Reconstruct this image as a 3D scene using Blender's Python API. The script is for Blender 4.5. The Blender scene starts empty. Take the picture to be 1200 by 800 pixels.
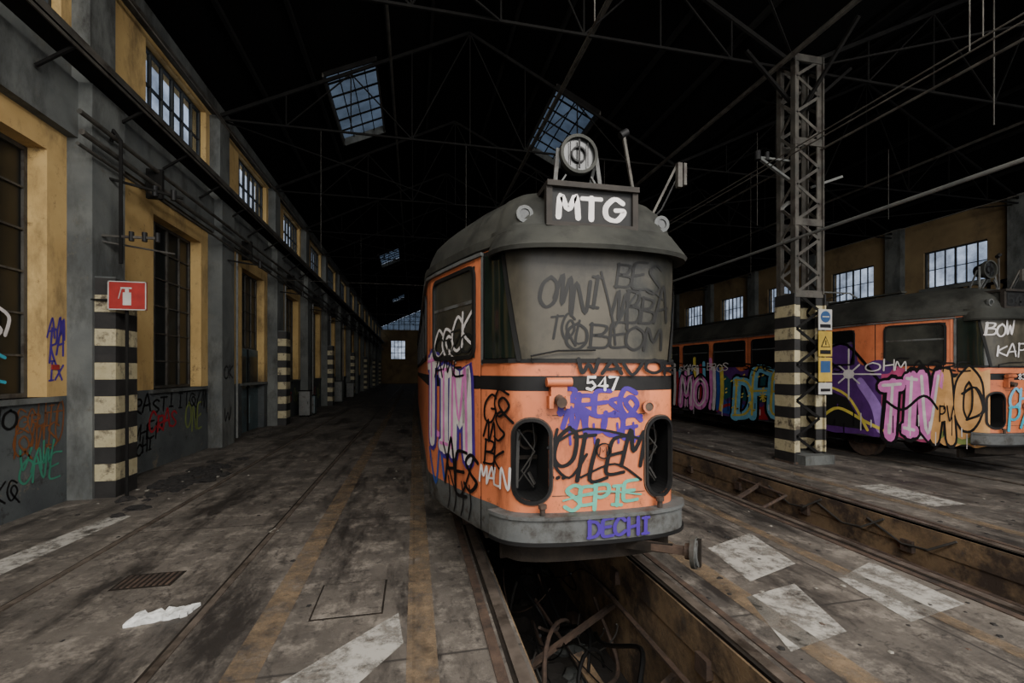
import bpy, math, random, bmesh
from mathutils import Vector, Matrix
random.seed(7)
R=random.Random(11)

# ------------------------------------------------------------------ materials
def srgb(r,g,b):
    f=lambda c:(c/255/12.92) if c/255<=.04045 else ((c/255+.055)/1.055)**2.4
    return (f(r),f(g),f(b),1)
def newmat(name):
    m=bpy.data.materials.new(name); m.use_nodes=True
    nt=m.node_tree; nt.nodes.clear()
    out=nt.nodes.new('ShaderNodeOutputMaterial'); p=nt.nodes.new('ShaderNodeBsdfPrincipled')
    nt.links.new(p.outputs[0],out.inputs[0])
    return m,nt,p,out
def noise_node(nt,pos,scale,detail=6,rough=.6,stretch=None):
    n=nt.nodes.new('ShaderNodeTexNoise'); n.inputs['Scale'].default_value=scale
    n.inputs['Detail'].default_value=detail; n.inputs['Roughness'].default_value=rough
    if stretch:
        mp=nt.nodes.new('ShaderNodeMapping'); mp.inputs['Scale'].default_value=stretch
        nt.links.new(pos,mp.inputs[0]); nt.links.new(mp.outputs[0],n.inputs[0])
    else: nt.links.new(pos,n.inputs[0])
    return n
def ramp(nt,fac,a,b,c1=(0,0,0,1),c2=(1,1,1,1)):
    r=nt.nodes.new('ShaderNodeValToRGB'); r.color_ramp.elements[0].position=a; r.color_ramp.elements[1].position=b
    r.color_ramp.elements[0].color=c1; r.color_ramp.elements[1].color=c2
    nt.links.new(fac,r.inputs[0]); return r
def mix(nt,fac,a,b):
    m=nt.nodes.new('ShaderNodeMix'); m.data_type='RGBA'
    nt.links.new(fac,m.inputs[0])
    for s,i in ((a,6),(b,7)):
        if isinstance(s,tuple): m.inputs[i].default_value=s
        else: nt.links.new(s,m.inputs[i])
    return m.outputs[2]
def nmat(name,c1,c2,scale=3,rough=.8,bump=.15,c3=None,s3=1.2,r3=(.55,.7),st3=None,metal=0,bs=25,c4=None,s4=9,spec=.5):
    m,nt,p,out=newmat(name)
    g=nt.nodes.new('ShaderNodeNewGeometry'); pos=g.outputs['Position']
    n=noise_node(nt,pos,scale); col=ramp(nt,n.outputs[0],.35,.65,c1,c2).outputs[0]
    if c3:
        n3=noise_node(nt,pos,s3,8,.7,st3); f=ramp(nt,n3.outputs[0],r3[0],r3[1]).outputs[0]
        col=mix(nt,f,col,c3)
    if c4:
        n4=noise_node(nt,pos,s4,8,.8); f=ramp(nt,n4.outputs[0],.57,.66).outputs[0]; col=mix(nt,f,col,c4)
    nt.links.new(col,p.inputs['Base Color'])
    p.inputs['Roughness'].default_value=rough; p.inputs['Metallic'].default_value=metal; p.inputs['Specular IOR Level'].default_value=spec
    if bump:
        nb=noise_node(nt,pos,bs,5,.7); b=nt.nodes.new('ShaderNodeBump'); b.inputs['Strength'].default_value=bump; b.inputs['Distance'].default_value=.02
        nt.links.new(nb.outputs[0],b.inputs['Height']); nt.links.new(b.outputs[0],p.inputs['Normal'])
    return m
def paint(name,rgb,rough=.6):
    c=srgb(*rgb); d=tuple(x*.72 for x in c[:3])+(1,)
    return nmat(name,d,c,6,rough,0,spec=.3)

M={}
M['orange']=nmat('tram_orange_paint',srgb(172,94,60),srgb(198,114,74),2.2,.5,.05,srgb(104,58,40),4.2,(.53,.74),(1,1,.35),c4=srgb(104,68,50),s4=11,spec=.35)
M['tgrey']=nmat('tram_grey_paint',srgb(72,74,74),srgb(96,98,96),3,.6,.08,srgb(44,40,36),3,(.48,.64),c4=srgb(54,47,42),spec=.3)
M['troof']=nmat('tram_roof_grey',srgb(38,39,36),srgb(56,56,51),2,.7,.1,srgb(24,24,21),2.2,(.48,.68),spec=.25)
M['dbox']=nmat('destination_box_paint',srgb(30,27,24),srgb(46,41,36),5,.7,.05,spec=.25)
M['tblack']=nmat('tram_black_trim',srgb(14,14,15),srgb(24,23,22),5,.6,.05,spec=.25)
M['under']=nmat('underframe_dirt',srgb(22,19,16),srgb(38,32,26),6,.9,.3,spec=.2)
M['void']=paint('dark_interior',(6,6,6),.9)
M['wind']=nmat('dusty_windshield_glass',srgb(50,47,40),srgb(78,73,62),1.2,.35,.0,srgb(26,28,25),2.2,(.46,.68),(1,1,.6),spec=.25)
M['qglass']=nmat('green_quarter_glass',srgb(14,21,17),srgb(24,32,27),2,.12,0)
M['sglass']=nmat('dirty_side_glass',srgb(30,32,30),srgb(54,55,50),2.5,.2,0)
M['dglass']=nmat('dark_window_glass',srgb(7,9,9),srgb(14,18,18),1.3,.35,.0,srgb(36,48,48),1.7,(.6,.7))
M['rubber']=paint('rubber_seal',(18,18,17),.7)
M['lens']=nmat('lamp_lens',srgb(16,18,18),srgb(44,46,45),12,.3,0)
M['rust']=nmat('rusty_steel',srgb(52,40,33),srgb(80,63,51),9,.8,.3,srgb(32,27,23),4,(.5,.65))
M['rail']=nmat('rail_steel',srgb(76,68,61),srgb(106,96,87),7,.5,.1,srgb(50,43,37),3,(.5,.65),metal=.3)
M['yellow']=nmat('yellow_plaster',srgb(166,136,84),srgb(192,162,106),.9,.9,.1,srgb(98,80,52),1.1,(.5,.68),(1,1,.4),c4=srgb(126,102,66),s4=5)
M['wgrey']=nmat('grey_plaster',srgb(70,73,72),srgb(98,100,96),1.1,.9,.12,srgb(44,44,41),1.6,(.48,.66),(1,1,.4),c4=srgb(80,78,70),s4=6)
M['dado']=nmat('dark_grey_dado',srgb(50,54,56),srgb(74,78,77),1.3,.85,.15,srgb(112,100,80),1.7,(.6,.68),c4=srgb(36,36,34),s4=4)
M['tan']=nmat('tan_far_wall',srgb(108,90,62),srgb(132,112,78),.7,.9,.1,srgb(64,54,40),.6,(.5,.75))
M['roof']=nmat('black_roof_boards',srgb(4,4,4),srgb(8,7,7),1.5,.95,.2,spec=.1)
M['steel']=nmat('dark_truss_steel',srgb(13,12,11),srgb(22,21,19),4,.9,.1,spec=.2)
M['steelc']=nmat('column_steel',srgb(46,45,40),srgb(72,68,61),4,.7,.1,srgb(38,30,24),5,(.5,.64))
M['mull']=nmat('window_mullion_steel',srgb(26,28,27),srgb(42,44,41),4,.7,.1)
M['steell']=nmat('light_grey_steel',srgb(78,80,78),srgb(104,104,100),5,.6,.1,srgb(56,48,41),5,(.55,.7))
M['cream']=nmat('cream_stripe_paint',srgb(150,140,108),srgb(178,168,136),5,.7,.1,srgb(72,63,49),5,(.5,.64),c4=srgb(96,86,68),s4=12)
M['bstripe']=nmat('black_stripe_paint',srgb(18,17,16),srgb(34,32,30),5,.7,.1)
M['pitwall']=nmat('pit_wall_concrete',srgb(94,76,55),srgb(128,106,78),2,.9,.4,srgb(52,41,32),2.2,(.44,.6),c4=srgb(74,66,57),s4=7)
M['pitfloor']=nmat('pit_floor_dirt',srgb(22,20,18),srgb(42,37,32),5,.95,.5)
M['cable']=paint('cable_black',(13,13,13),.4)
M['cableg']=paint('cable_grey',(58,56,53),.5)
M['red']=paint('sign_red',(146,44,40),.5)
M['white']=paint('white_paint',(176,174,168),.6)
M['foam']=nmat('white_foam',srgb(166,166,162),srgb(204,204,200),14,.8,.3)
M['ash']=nmat('black_ash_debris',srgb(14,13,12),srgb(36,32,29),18,.95,.6)
M['paper']=paint('litter_paper',(136,132,122),.8)
M['bluedoor']=nmat('blue_grey_door',srgb(58,72,76),srgb(80,94,96),2,.6,.1,srgb(52,43,38),3,(.55,.7))
M['signy']=paint('sign_yellow',(172,144,60),.5)
M['signb']=paint('sign_blue',(46,80,122),.5)
for n,c in dict(gblack=(9,8,10),gpurple=(66,40,132),gteal=(86,164,142),gwhite=(206,200,197),gpink=(206,118,180),ggrey=(26,27,26),
    gred=(150,34,44),ggreen=(56,124,100),gbrown=(120,72,38),gblue=(44,74,150),gdpurp=(78,40,104),gmag=(166,66,106),gtan=(194,146,90),
    gdgreen=(28,80,86),gyel=(204,186,80),glblue=(52,82,118),golive=(112,124,66),gfaint=(19,18,16),gcyan=(54,160,182),gsky=(108,172,200),glil=(148,112,182)).items():
    M[n]=paint('spray_'+n[1:],c,.55)
def worn(name,rgb,a=.42,b=.58,sc=4):
    m,nt,p,out=newmat(name); g=nt.nodes.new('ShaderNodeNewGeometry')
    n=noise_node(nt,g.outputs['Position'],sc,8,.75); f=ramp(nt,n.outputs[0],a,b)
    p.inputs['Base Color'].default_value=srgb(*rgb); p.inputs['Roughness'].default_value=.8
    t=nt.nodes.new('ShaderNodeBsdfTransparent'); mx=nt.nodes.new('ShaderNodeMixShader')
    nt.links.new(f.outputs[0],mx.inputs[0]); nt.links.new(t.outputs[0],mx.inputs[1]); nt.links.new(p.outputs[0],mx.inputs[2]); nt.links.new(mx.outputs[0],out.inputs[0])
    return m
M['wyel']=worn('worn_yellow_line',(116,98,76),.36,.66,5)
M['wwhite']=worn('worn_white_paint',(158,154,146),.38,.56,5)
def glass(name,tint,gl=.08):
    m,nt,p,out=newmat(name); nt.nodes.remove(p)
    t=nt.nodes.new('ShaderNodeBsdfTransparent'); g=nt.nodes.new('ShaderNodeBsdfGlossy'); g.inputs['Roughness'].default_value=.2
    geo=nt.nodes.new('ShaderNodeNewGeometry'); n=noise_node(nt,geo.outputs['Position'],1.6,6,.6)
    r=ramp(nt,n.outputs[0],.35,.65,tuple(x*.6 for x in tint)+(1,),tuple(tint)+(1,)); nt.links.new(r.outputs[0],t.inputs[0])
    g.inputs['Color'].default_value=(.3,.3,.3,1)
    mx=nt.nodes.new('ShaderNodeMixShader'); mx.inputs[0].default_value=gl
    nt.links.new(t.outputs[0],mx.inputs[1]); nt.links.new(g.outputs[0],mx.inputs[2]); nt.links.new(mx.outputs[0],out.inputs[0]); return m
M['cglass']=glass('dusty_clear_glass',(.7,.73,.78))
M['kglass']=glass('skylight_glass',(.055,.07,.09))
def floor_mat():
    m,nt,p,out=newmat('concrete_floor'); g=nt.nodes.new('ShaderNodeNewGeometry'); pos=g.outputs['Position']
    a=noise_node(nt,pos,.6,10,.7); col=ramp(nt,a.outputs[0],.36,.64,srgb(62,57,52),srgb(98,91,83)).outputs[0]
    b=noise_node(nt,pos,3.1,12,.8); col=mix(nt,ramp(nt,b.outputs[0],.50,.64).outputs[0],col,srgb(128,120,110))
    c=noise_node(nt,pos,1.2,10,.75,(1.6,.45,1)); cf=ramp(nt,c.outputs[0],.48,.60); col=mix(nt,cf.outputs[0],col,srgb(38,34,31))
    e=noise_node(nt,pos,9,8,.8); col=mix(nt,ramp(nt,e.outputs[0],.54,.62,(0,0,0,1),(.75,.75,.75,1)).outputs[0],col,srgb(42,38,35))
    v=nt.nodes.new('ShaderNodeTexVoronoi'); v.feature='DISTANCE_TO_EDGE'; v.inputs['Scale'].default_value=.33
    wn=noise_node(nt,pos,2,6,.7); add=nt.nodes.new('ShaderNodeVectorMath'); add.operation='MULTIPLY_ADD'; add.inputs[1].default_value=(.9,.9,.9)
    nt.links.new(wn.outputs['Color'],add.inputs[0]); nt.links.new(pos,add.inputs[2]); nt.links.new(add.outputs[0],v.inputs[0])
    col=mix(nt,ramp(nt,v.outputs['Distance'],.0,.005,(.8,.8,.8,1),(0,0,0,1)).outputs[0],col,srgb(40,36,33))
    br=nt.nodes.new('ShaderNodeTexBrick'); br.inputs['Scale'].default_value=1; br.inputs['Brick Width'].default_value=3.2; br.inputs['Row Height'].default_value=2.6; br.inputs['Mortar Size'].default_value=.01; br.offset=.0
    br.inputs['Color1'].default_value=(0,0,0,1);br.inputs['Color2'].default_value=(0,0,0,1);br.inputs['Mortar'].default_value=(.8,.8,.8,1)
    nt.links.new(pos,br.inputs[0]); col=mix(nt,br.outputs[0],col,srgb(38,34,31))
    nt.links.new(col,p.inputs['Base Color'])
    rr=ramp(nt,c.outputs[0],.4,.7,(.85,.85,.85,1),(.5,.5,.5,1)); nt.links.new(rr.outputs[0],p.inputs['Roughness'])
    bn=noise_node(nt,pos,12,10,.8); bp=nt.nodes.new('ShaderNodeBump'); bp.inputs['Strength'].default_value=.4; bp.inputs['Distance'].default_value=.03
    nt.links.new(bn.outputs[0],bp.inputs['Height']); nt.links.new(bp.outputs[0],p.inputs['Normal']); return m
M['floor']=floor_mat()

# ------------------------------------------------------------------ mesh builder
def V(*a): return Vector(a)
def catmull(pts,n=5):
    if len(pts)<3: 
        (a,b),(c,d)=pts[0],pts[-1]
        return [(a+(c-a)*t/4,b+(d-b)*t/4) for t in range(5)]
    P=[pts[0]]+list(pts)+[pts[-1]]; out=[]
    for i in range(1,len(P)-2):
        for k in range(n):
            t=k/n; q=[]
            for d in range(2):
                p0,p1,p2,p3=P[i-1][d],P[i][d],P[i+1][d],P[i+2][d]
                q.append(.5*((2*p1)+(-p0+p2)*t+(2*p0-5*p1+4*p2-p3)*t*t+(-p0+3*p1-3*p2+p3)*t**3))
            out.append(tuple(q))
    out.append(pts[-1]); return out
class MB:
    def __init__(s): s.v=[];s.f=[];s.m=[];s.mats=[]
    def mi(s,k):
        if k not in s.mats: s.mats.append(k)
        return s.mats.index(k)
    def poly(s,pts,k):
        b=len(s.v); s.v+= [tuple(p) for p in pts]; s.f.append(tuple(range(b,b+len(pts)))); s.m.append(s.mi(k))
    def faces(s,pts,fs,k):
        b=len(s.v); s.v+=[tuple(p) for p in pts]; i=s.mi(k)
        for f in fs: s.f.append(tuple(b+j for j in f)); s.m.append(i)
    def box(s,x0,x1,y0,y1,z0,z1,k):
        p=[(x,y,z) for x in(x0,x1) for y in(y0,y1) for z in(z0,z1)]
        s.faces(p,[(0,1,3,2),(4,6,7,5),(0,4,5,1),(2,3,7,6),(0,2,6,4),(1,5,7,3)],k)
    def bar(s,a,b,w,h,k,up=None):
        a=Vector(a);b=Vector(b);d=(b-a).normalized(); u=Vector(up) if up else (V(0,0,1) if abs(d.z)<.9 else V(0,1,0))
        x=d.cross(u).normalized(); y=x.cross(d).normalized(); pts=[]
        for e in(a,b):
            for i,j in((-1,-1),(1,-1),(1,1),(-1,1)): pts.append(e+x*i*w/2+y*j*h/2)
        s.faces(pts,[(0,1,2,3),(7,6,5,4),(0,4,5,1),(1,5,6,2),(2,6,7,3),(3,7,4,0)],k)
    def cyl(s,a,b,r,k,n=14,r2=None):
        a=Vector(a);b=Vector(b);d=(b-a).normalized();u=V(0,0,1) if abs(d.z)<.9 else V(1,0,0)
        x=d.cross(u).normalized();y=x.cross(d); r2=r if r2 is None else r2; pts=[]
        for e,q in((a,r),(b,r2)):
            for i in range(n):
                t=2*math.pi*i/n; pts.append(e+(x*math.cos(t)+y*math.sin(t))*q)
        fs=[(i,(i+1)%n,n+(i+1)%n,n+i) for i in range(n)]+[tuple(range(n))[::-1],tuple(range(n,2*n))]
        s.faces(pts,fs,k)
    def ring(s,c,d,r1,r2,w,k,n=24):
        c=Vector(c);d=Vector(d).normalized();u=V(0,0,1);x=d.cross(u).normalized();y=x.cross(d);pts=[]
        for q,o in((r1,0),(r2,0),(r2,w),(r1,w)):
            for i in range(n):
                t=2*math.pi*i/n; pts.append(c+d*o+(x*math.cos(t)+y*math.sin(t))*q)
        fs=[]
        for a in range(4):
            b=(a+1)%4
            for i in range(n): fs.append((a*n+i,a*n+(i+1)%n,b*n+(i+1)%n,b*n+i))
        s.faces(pts,fs,k)
    def tube(s,pts,r,k,n=7):
        pts=[Vector(p) for p in pts]; rings=[]; x=None
        for i,p in enumerate(pts):
            d=(pts[min(i+1,len(pts)-1)]-pts[max(i-1,0)]).normalized()
            if x is None:
                u=V(0,0,1) if abs(d.z)<.9 else V(1,0,0); x=d.cross(u).normalized()
            x=(x-d*x.dot(d)); x=x.normalized() if x.length>1e-5 else d.orthogonal().normalized()
            y=d.cross(x); rings.append([p+(x*math.cos(2*math.pi*j/n)+y*math.sin(2*math.pi*j/n))*r for j in range(n)])
        fs=[]
        for i in range(len(rings)-1):
            for j in range(n): fs.append((i*n+j,i*n+(j+1)%n,(i+1)*n+(j+1)%n,(i+1)*n+j))
        fs+= [tuple(range(n))[::-1],tuple(range((len(rings)-1)*n,len(rings)*n))]
        s.faces([q for r_ in rings for q in r_],fs,k)
    def ribbon(s,pts,w,k,mp,off=.004,smooth=True):
        if smooth: pts=catmull(pts)
        n=len(pts); L=[];Rr=[]
        for i,(x,y) in enumerate(pts):
            a=pts[max(i-1,0)];b=pts[min(i+1,n-1)]; dx,dy=b[0]-a[0],b[1]-a[1]; l=math.hypot(dx,dy) or 1
            ww=w*(1 if not smooth else .82+.36*abs(dy/l))
            nx,ny=-dy/l*ww/2,dx/l*ww/2; L.append(mp(x+nx,y+ny,off));Rr.append(mp(x-nx,y-ny,off))
        s.faces(L+Rr,[(i,i+1,n+i+1,n+i) for i in range(n-1)],k)
        # round ends: half discs that continue the stroke (no overlap with it)
        for e,q in((0,1),(n-1,n-2)):
            x,y=pts[e]; dx,dy=pts[e][0]-pts[q][0],pts[e][1]-pts[q][1]; l=math.hypot(dx,dy) or 1; t0=math.atan2(dy,dx)
            ww=w*(1 if not smooth else .82+.36*abs(dy/l))
            s.poly([mp(x+math.cos(t0+(t/5-.5)*math.pi)*ww/2,y+math.sin(t0+(t/5-.5)*math.pi)*ww/2,off) for t in range(6)],k)
    def patch(s,f0,f1,v0,v1,k,mp,off=.004,nu=12,nv=3):
        pts=[];
        for j in range(nv+1):
            v=v0+(v1-v0)*j/nv
            for i in range(nu+1):
                u=f0(v)+(f1(v)-f0(v))*i/nu; pts.append(mp(u,v,off))
        s.faces(pts,[(j*(nu+1)+i,j*(nu+1)+i+1,(j+1)*(nu+1)+i+1,(j+1)*(nu+1)+i) for j in range(nv) for i in range(nu)],k)
    def finish(s,name,parent=None,smooth=True,recenter=True,fixn=False):
        xs=[Vector(v) for v in s.v]
        mn=Vector([min(v[i] for v in xs) for i in range(3)]); mx=Vector([max(v[i] for v in xs) for i in range(3)])
        o=Vector(((mn.x+mx.x)/2,(mn.y+mx.y)/2,mn.z)) if recenter else V(0,0,0)
        me=bpy.data.meshes.new(name); me.from_pydata([tuple(v-o) for v in xs],[],s.f); 
        for k in s.mats: me.materials.append(M[k])
        me.polygons.foreach_set('material_index',s.m)
        if fixn:
            bm=bmesh.new(); bm.from_mesh(me); bmesh.ops.remove_doubles(bm,verts=bm.verts,dist=1e-5); bmesh.ops.recalc_face_normals(bm,faces=bm.faces); bm.to_mesh(me); bm.free()
        if smooth: 
            me.polygons.foreach_set('use_smooth',[True]*len(me.polygons)); me.update()
            me.set_sharp_from_angle(angle=math.radians(32))
        me.update(); ob=bpy.data.objects.new(name,me); bpy.context.scene.collection.objects.link(ob); ob.location=o
        if parent: ob.parent=parent; ob.location=o-parent.location
        return ob
def empty(name,loc):
    e=bpy.data.objects.new(name,None); e.location=loc; bpy.context.scene.collection.objects.link(e); return e

# ------------------------------------------------------------------ stroke font
F={'A':[[(0,0),(.4,1),(.6,1),(1,0)],[(.1,.35),(.95,.42)]],
'B':[[(.1,0),(.08,1)],[(0,.98),(.8,.9),(.65,.6),(.12,.52),(.95,.42),(.85,.05),(0,0)]],
'C':[[(.95,.8),(.5,1),(.05,.6),(.1,.15),(.5,0),(1,.2)]],
'D':[[(.12,0),(.1,1)],[(0,1),(.7,.92),(1,.5),(.7,.08),(0,0)]],
'E':[[(.95,1),(.15,.95),(.05,.5),(.15,.03),(1,.05)],[(.05,.5),(.75,.55)]],
'F':[[(.1,0),(.12,1),(.95,1)],[(.1,.5),(.75,.55)]],
'G':[[(.95,.82),(.5,1),(.05,.6),(.1,.12),(.6,0),(.95,.3),(.95,.48),(.55,.48)]],
'H':[[(.08,0),(.05,1)],[(.95,0),(.92,1)],[(.05,.45),(.95,.55)]],
'I':[[(.5,0),(.5,1)],[(.2,1),(.8,1)],[(.2,0),(.8,0)]],
'K':[[(.1,0),(.1,1)],[(.9,1),(.15,.45),(1,0)]],
'L':[[(.15,1),(.1,.05),(.95,.05)]],
'M':[[(0,0),(.12,1),(.5,.35),(.88,1),(1,0)]],
'N':[[(.05,0),(.08,1),(.9,0),(.95,1)]],
'O':[[(.5,1),(.08,.75),(.05,.25),(.5,0),(.95,.25),(.92,.75),(.5,1)]],
'P':[[(.1,-.1),(.1,1)],[(0,.95),(.8,.95),(.9,.6),(.5,.42),(.1,.45)]],
'Q':[[(.5,1),(.05,.7),(.1,.2),(.5,0),(.95,.3),(.9,.8),(.5,1)],[(.6,.3),(1.05,-.1)]],
'R':[[(.1,0),(.1,1)],[(0,.95),(.8,.95),(.85,.6),(.15,.45),(1,-.02)]],
'S':[[(.95,.85),(.5,1),(.1,.78),(.5,.5),(.92,.25),(.5,0),(.02,.12)]],
'T':[[(0,.97),(1,1)],[(.5,1),(.48,0)]],
'U':[[(.05,1),(.08,.2),(.5,0),(.92,.2),(.95,1)]],
'V':[[(0,1),(.5,0),(1,1)]],
'W':[[(0,1),(.22,0),(.5,.65),(.78,0),(1,1)]],
'X':[[(0,0),(1,1)],[(0,1),(1,0)]],
'Y':[[(0,1),(.5,.5),(1,1)],[(.5,.5),(.45,-.1)]],
'Z':[[(0,1),(.95,.98),(.05,.03),(1,0)]],
'3':[[(.1,.9),(.6,1),(.9,.75),(.4,.53),(.95,.3),(.5,0),(.05,.1)]],
'4':[[(.75,0),(.75,1),(.05,.3),(1,.3)]],'5':[[(.9,1),(.15,1),(.12,.55),(.6,.62),(.95,.3),(.5,0),(.05,.1)]],
'7':[[(.05,1),(.95,1),(.4,0)]],'8':[[(.5,.52),(.1,.78),(.5,1),(.9,.78),(.5,.52),(.05,.22),(.5,0),(.95,.22),(.5,.52)]],
'9':[[(.9,.7),(.5,.45),(.1,.7),(.5,1),(.9,.75),(.8,.3),(.5,0)]],'.':[[(.4,0),(.6,.05)]],
'*':[[(.5,0),(.5,1)],[(0,.5),(1,.5)],[(.15,.15),(.85,.85)],[(.15,.85),(.85,.15)]],
'~':[[(0,.3),(.3,1.1),(.5,.1),(.8,1.0),(1.1,-.1)]],'@':[[(.9,.9),(.2,1.1),(-.1,.5),(.4,.0),(1.0,.4),(.6,.8),(.3,.5),(1.3,-.2)]],'/':[[(.1,-.3),(.4,.6),(1.1,1.3)]],
' ':[]}
LAY=[0]
def tag(B,mp,text,u0,u1,v0,v1,w,k,slant=.15,jit=.12,off=.004,gap=.18,smooth=True,rise=0):
    n=len(text); cw=(u1-u0)/n; h=v1-v0; c=0
    for i,ch in enumerate(text):
        jx=R.uniform(-jit,jit)*cw*.5; jy=R.uniform(-jit,jit)*h; sc=1+R.uniform(-jit,jit)
        for st in F.get(ch,[]):
            pts=[(u0+cw*i+jx+x*cw*(1-gap)*(1+jit*.5)+slant*y*h*.5, v0+jy+y*h*sc+rise*(i/n)+R.uniform(-jit,jit)*.18*h) for x,y in st]
            c+=1; B.ribbon(pts,w,k,mp,off+.00012*c,smooth)
def bubble(B,mp,text,u0,u1,v0,v1,w,k,ko,off=.004,hl=None,**kw):
    st=R.getstate(); tag(B,mp,text,u0,u1,v0,v1,w*1.5,ko,off=off,**kw)
    R.setstate(st); tag(B,mp,text,u0,u1,v0,v1,w,k,off=off+.003,**kw)
    if hl: R.setstate(st); tag(B,mp,text,u0-.012,u1-.012,v0+.02,v1+.02,w*.25,hl,off=off+.006,**kw)

# ------------------------------------------------------------------ tram
HW=1.09
base=[(0,0),(.2,.006),(.36,.022),(.48,.05),(.575,.10),(.635,.19),(.67,.29),(.775,.5)]
half=catmull(base,6)+[(.885,.8),(.99,1.1),(1.05,1.3),(1.08,1.42),(HW,1.6),(HW,2.2),(HW,3.0)]
arc=[0]
for i in range(1,len(half)): arc.append(arc[-1]+math.hypot(half[i][0]-half[i-1][0],half[i][1]-half[i-1][1]))
def opos(u):
    a=abs(u); sg=-1 if u<0 else 1
    if a>=arc[-1]: x,y=HW,3.0+(a-arc[-1])
    else:
        i=1
        while arc[i]<a: i+=1
        t=(a-arc[i-1])/(arc[i]-arc[i-1]); x=half[i-1][0]+t*(half[i][0]-half[i-1][0]); y=half[i-1][1]+t*(half[i][1]-half[i-1][1])
    return sg*x,y
def surfmap(C,Yn):
    def f(u,H,off=0):
        x,y=opos(u); a=opos(u-.03);b=opos(u+.03); tx,ty=b[0]-a[0],b[1]-a[1]; l=math.hypot(tx,ty)
        return Vector((C+x+ty/l*off,Yn+y-tx/l*off,H))
    return f
def sweep(B,mp,u0,u1,H0,H1,o0,o1,k,n=30,closed=True):
    pts=[]
    for i in range(n+1):
        u=u0+(u1-u0)*i/n
        pts+= [mp(u,H0,o0),mp(u,H0,o1),mp(u,H1,o1),mp(u,H1,o0)]
    fs=[]
    for i in range(n):
        for j in range(4): fs.append((i*4+j,i*4+(j+1)%4,(i+1)*4+(j+1)%4,(i+1)*4+j))
    fs+=[(3,2,1,0),(n*4,n*4+1,n*4+2,n*4+3)]
    B.faces(pts,fs,k)
def frame(B,mp,u0,u1,v0,v1,w,k,off0=.0,off1=.02,r=.05,n=6):
    def loop(a0,a1,b0,b1,rr):
        L=[]
        for cx,cy,s in((a1-rr,b1-rr,0),(a0+rr,b1-rr,1),(a0+rr,b0+rr,2),(a1-rr,b0+rr,3)):
            for i in range(n+1):
                t=(s+i/n)*math.pi/2; L.append((cx+rr*math.cos(t),cy+rr*math.sin(t)))
        return L
    A=loop(u0,u1,v0,v1,r); Bq=loop(u0-w,u1+w,v0-w,v1+w,r+w); N=len(A)
    pts=[mp(x,y,off0) for x,y in A]+[mp(x,y,off1) for x,y in A]+[mp(x,y,off1) for x,y in Bq]+[mp(x,y,off0) for x,y in Bq]
    fs=[]
    for a in range(3):
        for i in range(N): fs.append((a*N+i,a*N+(i+1)%N,(a+1)*N+(i+1)%N,(a+1)*N+i))
    B.faces(pts,fs,k)
    return A
OV=(.355,.565,.75,1.27)
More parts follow.
